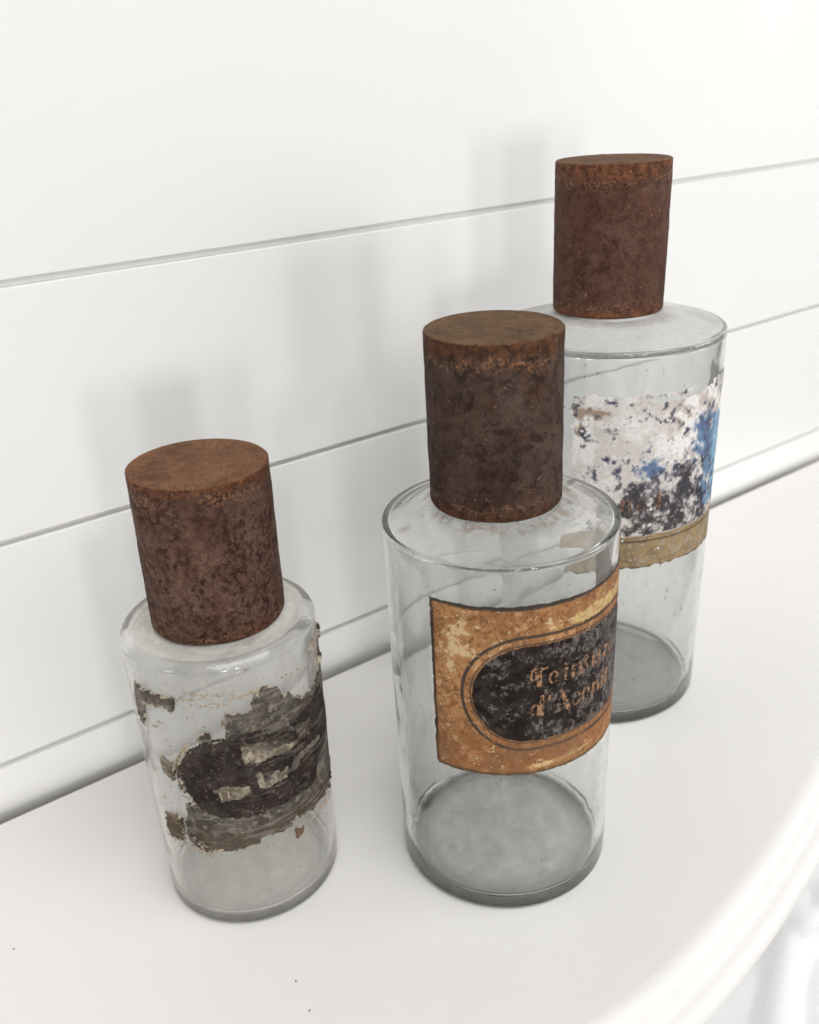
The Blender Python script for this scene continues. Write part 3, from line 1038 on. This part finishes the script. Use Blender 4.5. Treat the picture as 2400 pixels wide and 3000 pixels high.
def paperA(poly, seed, tone=(100, 94, 87), tear=2.4):
    def f(S, Z):
        n1, n2, n3 = fbm(S / 6, Z / 6, seed), fbm(S / 1.8, Z / 1.8, seed + 1), fbm(S / 0.7, Z / 0.7, seed + 2, 4)
        wx, wz = (fbm(S / 2.2, Z / 2.2, seed + 5) - 0.5), (fbm(S / 2.2 + 40, Z / 2.2, seed + 6) - 0.5)
        sd = poly_sd(S + wx * tear, Z + wz * tear, poly) + (n3 - 0.5) * 0.7
        c = mixc(np.broadcast_to(lin(tone), S.shape + (3,)), lin(np.array(tone) * 0.74), sstep(0.4, 0.62, n1))
        c = mixc(c, lin((150, 139, 124)), sstep(0.54, 0.66, n2) * 0.6)
        c = mixc(c, lin((88, 66, 50)), sstep(0.56, 0.68, fbm(S / 4, Z / 4, seed + 9)) * 0.35)
        c = mixc(c, lin((60, 46, 40)), sstep(0.58, 0.66, n3) * 0.6)
        # brown foot of the label
        c = mixc(c, lin((84, 70, 58)), 0.7 * sstep(47, 42, Z + (n2 - 0.5) * 3))
        c = mixc(c, lin((148, 142, 132)), sstep(0.54, 0.64, fbm(S / 7, Z / 1.0, seed + 12)) * 0.38)
        c = mixc(c, lin((62, 56, 51)), sstep(0.56, 0.66, fbm(S / 5 + 30, Z / 1.3, seed + 13)) * 0.45)
        # pale fibres and a dark torn line at the tear
        c = mixc(c, lin((196, 184, 164)), sstep(0.9, 0.2, sd) * sstep(0.42, 0.56, n2) * 0.85)
        c = mixc(c, lin((70, 58, 50)), sstep(0.45, 0.1, sd) * sstep(0.56, 0.44, n2) * 0.8)
        return sd, c, (n2 - 0.5) * 0.00016 + 0.0011 * sstep(1.6, 0.0, sd) * sstep(0.48, 0.62, n1)
    return f


la = sheet('label', 'A', -25, 60, 34.5, 103, 0.2, paperA(PA, 101), PAPER_ROUGH_M, bA, lift=0.0003)
tag(la, 'torn grey brown paper label with dark oval')


def ovalA(S, Z):
    n1, n2, n3 = fbm(S / 5, Z / 5, 131), fbm(S / 1.6, Z / 1.6, 132), fbm(S / 0.6, Z / 0.6, 133, 4)
    r = np.hypot(S - np.clip(S, -4, 38), (Z - 67.3) * 1.0)
    sd = 17.0 - r + (n2 - 0.5) * 2.8 + (n3 - 0.5) * 0.8
    # where the print has come away
    w1, w2 = (fbm(S / 2.6, Z / 2.6, 141) - 0.5) * 3.5, (fbm(S / 2.6, Z / 2.6 + 30, 142) - 0.5) * 3.5
    for poly in ([(0.7, 79.8), (6.9, 79.9), (16, 76.5), (22, 72.5), (16, 71.0), (6.4, 71.4), (0.6, 71.6)],
                 [(-9.5, 62.9), (-4.6, 64.3), (2.0, 63.3), (1.0, 58.8), (-8.2, 58.3)],
                 [(4.4, 67.4), (6.4, 67.2), (7.2, 63.8), (10.7, 65.2), (16.3, 64.3), (15.4, 60.8), (6.7, 60.4), (4.6, 63)],
                 [(22, 68), (33, 66.6), (34, 63.8), (24, 64.2), (18, 62), (17, 65)],
                 [(17, 84), (20, 79), (28, 77.0), (27.5, 70.5), (23, 71.5), (21, 77), (14, 80.5), (8, 83), (9, 90)],
                 [(30, 57), (40, 62), (60, 60), (60, 48), (28, 48)],
                 [(40, 84), (60, 90), (60, 70), (44, 68)]):
        sd = np.minimum(sd, -poly_sd(S + w1, Z + w2, poly))
    c = mixc(np.broadcast_to(lin((44, 37, 34)), S.shape + (3,)), lin((60, 52, 47)), sstep(0.45, 0.65, n1))
    c = mixc(c, lin((30, 20, 19)), sstep(0.52, 0.64, fbm(S / 3, Z / 3, 135)) * 0.75)
    c = mixc(c, lin((112, 98, 90)), sstep(0.58, 0.70, 0.5 * n2 + 0.5 * n3) * 0.7)
    c = mixc(c, lin((64, 42, 34)), 0.5 * sstep(0.56, 0.66, fbm(S / 2.5 + 60, Z / 2.5, 136)) * 0.6)
    stk = fbm(S / 7, Z / 1.1 + S * 0.02, 137)
    c = mixc(c, lin((118, 110, 100)), sstep(0.56, 0.66, stk) * sstep(-6, 14, S) * 0.5)
    return sd, c, (n2 - 0.5) * 0.00014


tag(sheet('oval_panel', 'A', -23, 60, 49, 86, 0.2, ovalA, PAPER_ROUGH_M, la, lift=0.00052, base=0.0001), 'dark brown flaking oval of print')


def beigeA(S, Z):
    n1, n2, n3 = fbm(S / 2.5, Z / 2.5, 151), fbm(S / 0.9, Z / 3.0, 152), fbm(S / 0.5, Z / 0.5, 153, 3)
    w1, w2 = (fbm(S / 2, Z / 2, 154) - 0.5) * 2.4, (fbm(S / 2, Z / 2 + 30, 155) - 0.5) * 2.4
    sd = np.full(S.shape, -9.0)
    for poly in ([(0.5, 79.8), (4, 78.6), (7.4, 80.4), (7.2, 76), (20, 73), (20, 71.2), (6.4, 71.4), (1.2, 71.6)],
                 [(-9.5, 62.9), (-4.6, 64.3), (2.0, 63.3), (1.0, 58.8), (-8.2, 58.3)],
                 [(4.2, 67.6), (6.4, 67.4), (7.2, 63.4), (15.7, 62.0), (15.4, 60.6), (5.4, 60.0), (4.2, 63)],
                 [(9.0, 64.6), (10.7, 65.4), (16.3, 64.6), (16, 62.8), (9.5, 62.6)]):
        sd = np.maximum(sd, poly_sd(S + w1, Z + w2, poly))
    c = mixc(np.broadcast_to(lin((146, 136, 120)), S.shape + (3,)), lin((112, 101, 88)), sstep(0.4, 0.62, n1))
    c = mixc(c, lin((188, 176, 156)), sstep(0.55, 0.68, n2) * 0.8)
    c = mixc(c, lin((92, 78, 66)), sstep(0.56, 0.66, n3) * 0.7)
    return sd, c, (n2 - 0.5) * 0.0001


tag(sheet('bare_paper_patch', 'A', -11, 22, 56, 82, 0.2, beigeA, PAPER_ROUGH_M, la, lift=0.00040, base=0.0001), 'bare beige paper showing where print flaked off')

for poly, sd, tn, bx in (
        ([(-36.7, 100.4), (-27.0, 100.0), (-18.0, 100.0), (-18.8, 93.7), (-22.5, 95.7), (-32.3, 94.4), (-31.8, 92.5), (-34.7, 83.0), (-37.7, 83.1), (-39.2, 90.5)], 161, (138, 130, 118), (-42, -16, 81, 103)),
        ([(-29.4, 74.8), (-26, 73.0), (-22.2, 74.5), (-24.4, 64.7), (-27.3, 64.8), (-30.1, 67.9)], 171, (146, 134, 118), (-32, -20, 62, 77)),
        ([(-33.5, 46.6), (-28.0, 49.5), (-24.2, 48.5), (-24.4, 38.1), (-32.1, 36.3), (-34.8, 39.3)], 181, (112, 96, 76), (-37, -22, 34, 52)),
        ([(-21, 41.2), (-12, 36.2), (-11, 35.4), (-22, 37)], 191, (88, 70, 54), (-24, -9, 34, 43)),
        ([(15.5, 36.8), (19.4, 36.3), (19.6, 32.2), (16.2, 31.9)], 195, (168, 118, 76), (13, 22, 30, 39)),
        ([(-23, 74), (-19, 80), (-15, 82.5), (-17, 79), (-20.5, 74), (-22, 67), (-20.5, 60), (-23.2, 63)], 197, (176, 160, 132), (-26, -12, 57, 85))):
    sheet('label_scrap', 'A', bx[0], bx[1], bx[2], bx[3], 0.2, paperA(poly, sd, tn, 1.6), PAPER_ROUGH_M, bA, lift=0.00026)


# thin film of old glue left around the missing label
def glueA(S, Z):
    n1, n2 = fbm(S / 7, Z / 2.2, 201), fbm(S / 1.0, Z / 0.7, 202)
    ln = np.maximum(np.exp(-((Z - 100 - 0.02 * S) / 3.0) ** 2), np.exp(-((Z - 35.5) / 1.5) ** 2))
    sd = (0.5 * n1 + 0.5 * n2 + 0.13 * ln - 0.645) * 10
    sd = np.minimum(sd, np.minimum(S + 36, 50 - S))
    c = mixc(np.broadcast_to(lin((206, 200, 190)), S.shape + (3,)), lin((168, 152, 134)), sstep(0.4, 0.6, n2))
    return sd, c, np.zeros(S.shape)


tag(sheet('glue_residue', 'A', -36, 50, 33, 104, 0.22, glueA, PAPER_ROUGH_M, bA, lift=0.00012), kind='stuff')


# ------------------------------------------------------------------ flaking label of the tall bottle
def labelC(S, Z):
    n1, n2, n3 = fbm(S / 9, Z / 9, 301), fbm(S / 3, Z / 3, 302), fbm(S / 1.0, Z / 1.0, 303, 4)
    n4 = fbm(S / 4.5, Z / 4.5, 304)
    g = lambda cx, cz, rx, rz: np.exp(-((S - cx) / rx) ** 2 - ((Z - cz) / rz) ** 2)
    c = mixc(np.broadcast_to(lin((236, 232, 228)), S.shape + (3,)), lin((216, 209, 203)), sstep(0.42, 0.62, n1))
    c = mixc(c, lin((186, 170, 160)), sstep(0.44, 0.60, n4) * 0.75 * sstep(20, 32, S))
    c = mixc(c, lin((190, 176, 166)), sstep(0.5, 0.64, n4) * 0.5 * sstep(150, 157, Z))
    c = mixc(c, lin((240, 237, 233)), sstep(0.50, 0.64, n2) * 0.7)
    n23 = 0.5 * n2 + 0.16 * n3 + 0.34 * n4
    # brown stains
    br = n23 + 0.28 * g(-5, 151.5, 8, 2.6) + 0.22 * g(-10, 146, 2.2, 5) + 0.09 * g(8, 145.5, 4, 1.5) + 0.12 * g(36, 147, 6, 4) + 0.06 * g(30, 150, 8, 5) - 0.06
    c = mixc(c, lin((152, 122, 94)), sstep(0.52, 0.66, br) * 0.8)
    # dark specks running diagonally
    dk = n23 + 0.2 * g(4.5, 129, 3, 5) + 0.10 * g(9, 136, 2, 2.5) + 0.15 * g(20, 137.5, 3.5, 3) + 0.10 * g(24, 144, 1.6, 6) - 0.13
    c = mixc(c, lin((78, 84, 94)), sstep(0.54, 0.66, dk) * 0.85)
    # blue paint: a middle patch and the whole right side
    side = sstep(33, 47, S) * sstep(148, 140, Z + 0.25 * (S - 50)) * sstep(99, 106, Z)
    bl = n23 + 0.22 * g(18.5, 129, 5.0, 7) + 0.25 * g(20, 124.5, 8, 3) + 0.22 * side + 0.10 * g(47, 138, 8, 6) + 0.30 * sstep(48, 54, S) * side - 0.06
    blue = mixc(np.broadcast_to(lin((84, 126, 160)), S.shape + (3,)), lin((58, 98, 146)), sstep(0.42, 0.58, n2))
    blue = mixc(blue, lin((122, 172, 202)), sstep(54, 60, S) * 0.8)  # paler far-right strip paints in blue refracted by the glass edge
    c = mixc(c, blue, sstep(0.49, 0.66, bl) * 0.88)
    # dark lower panel
    zone = sstep(127, 120, Z + 0.12 * (22 - S) + (n4 - 0.5) * 8) * sstep(3, 12, S + (n2 - 0.5) * 6) * sstep(96.8, 98.2, Z) * (1 - 0.75 * sstep(42, 54, S + (n4 - .5) * 10))
    dn = n23 + 0.27 * zone + 0.12 * g(37, 122, 3.5, 6) - 0.10
    c = mixc(c, mixc(np.broadcast_to(lin((84, 84, 94)), S.shape + (3,)), lin((66, 60, 64)), sstep(116, 108, Z)), sstep(0.44, 0.58, dn) * 0.9)
    c = mixc(c, lin((48, 42, 46)), sstep(0.56, 0.66, dn) * 0.7)
    # white bloom over it
    wb = 0.45 * fbm(S / 2.8, Z / 2.8, 311) + 0.2 * n3 + 0.35 * fbm(S / 6, Z / 6, 312) + 0.10 * g(24, 104, 3.5, 3) + 0.05 * sstep(36, 56, S) - 0.09 * (1 - zone)
    c = mixc(c, lin((224, 218, 214)), sstep(0.50, 0.66, wb) * 0.85)
    # gold band at the foot, with its dark line
    jt = (n2 - 0.5) * 1.4
    gold = mixc(np.broadcast_to(lin((158, 136, 102)), S.shape + (3,)), lin((134, 114, 86)), sstep(0.40, 0.60, n2))
    gold = mixc(gold, lin((180, 166, 146)), sstep(0.50, 0.64, n23) * 0.6)
    c = mixc(c, gold, sstep(97.6, 97.0, Z + jt))
    c = mixc(c, lin((66, 56, 48)), sstep(0.50, 0.20, np.abs(Z - 94.8 + jt * 0.3)) * 0.8)
    c = mixc(c, lin((80, 66, 50)), sstep(83.2, 82.6, Z + jt * 0.6) * 0.8)
    # edges
    m = np.minimum(np.minimum(S + 13.5 + 4.0 * (fbm(S / 4, Z / 4, 321) - 0.5), 84 - S), np.minimum(158.6 - Z + 4.0 * (fbm(S / 6, Z / 6, 322) - 0.5), Z - 82.3 + 3.0 * (n2 - 0.5)))
    lost = poly_sd(S + (n2 - 0.5) * 5, Z + (n3 - 0.5) * 2.5, [(16, 157.4), (30, 156.8), (42, 158.6), (52, 159.2), (52, 157.5), (40, 156.2), (30, 154.8), (17, 155.2)])
    m = np.minimum(m, -lost)
    hole = 0.6 * fbm(S / 5, Z / 5, 331) + 0.25 * n2 + 0.15 * n3
    m = np.minimum(m, (0.70 - hole) * 12)
    return m, c, (n2 - 0.5) * 0.00012


lc = sheet('label', 'C', -16, 84, 81, 163, 0.26, labelC, PAPER_ROUGH_M, bC)
tag(lc, 'flaking white label with blue and dark patches and gold foot band')


def lineC(S, Z):
    z = 109.2
    return U(let_n(S, Z, 7.2, z, 5.4, 3.2), let_e(S, Z, 16.2, z, 5.4, 2.3), stem(S, Z, 22.9, z, 8.4, 1.7))


sheet('lettering', 'C', 5, 28, 108, 119, 0.14, lettering(lineC, (142, 108, 86), 0.60, 341), PAPER_ROUGH_M, lc, lift=0.00036, base=0.0002)


# small crumbs of dirt on the table
def crumb(px, py, r):
    v = fwd * FPX * 2400 + r2 * (px - 1200) - u2 * (py - 1500)
    t = (0 - CAM[2]) / v.z
    return (CAM[0] + t * v.x, CAM[1] + t * v.y, r)


CR_M = paint_mat('dark_crumb', (48, 40, 34), 0.9, 0.1, 0.05)
bm = bmesh.new()
bmesh.ops.create_icosphere(bm, subdivisions=1, radius=1)
for v in bm.verts:
    v.co *= 0.8 + 0.4 * ((v.index * 37) % 11) / 11
cm = bpy.data.meshes.new('dirt_crumb')
bm.to_mesh(cm)
bm.free()
cm.materials.append(CR_M)
crumbs = [(40, 2781, 0.00028, 'dark crumb of dirt on the white table near the left picture edge'),
          (867, 2875, 0.00030, 'upper dark crumb of dirt in front of the gap between left and middle bottle'),
          (907, 2961, 0.00030, 'lower dark crumb of dirt on the table near the bottom picture edge'),
          (2268, 2598, 0.00030, 'tiny dark crumb on the bright rounded front edge of the table')]
for i, (px, py, r, lab) in enumerate(crumbs):
    x, y, z = crumb(px, py, r)
    if i == 3:
        continue
    o = link('dirt_crumb', cm, None, (x, y, r * 0.4))
    o.scale = (r * 1.3, r, r * 0.6)
    tag(o, lab, 'dirt', 'dirt crumbs on the table')
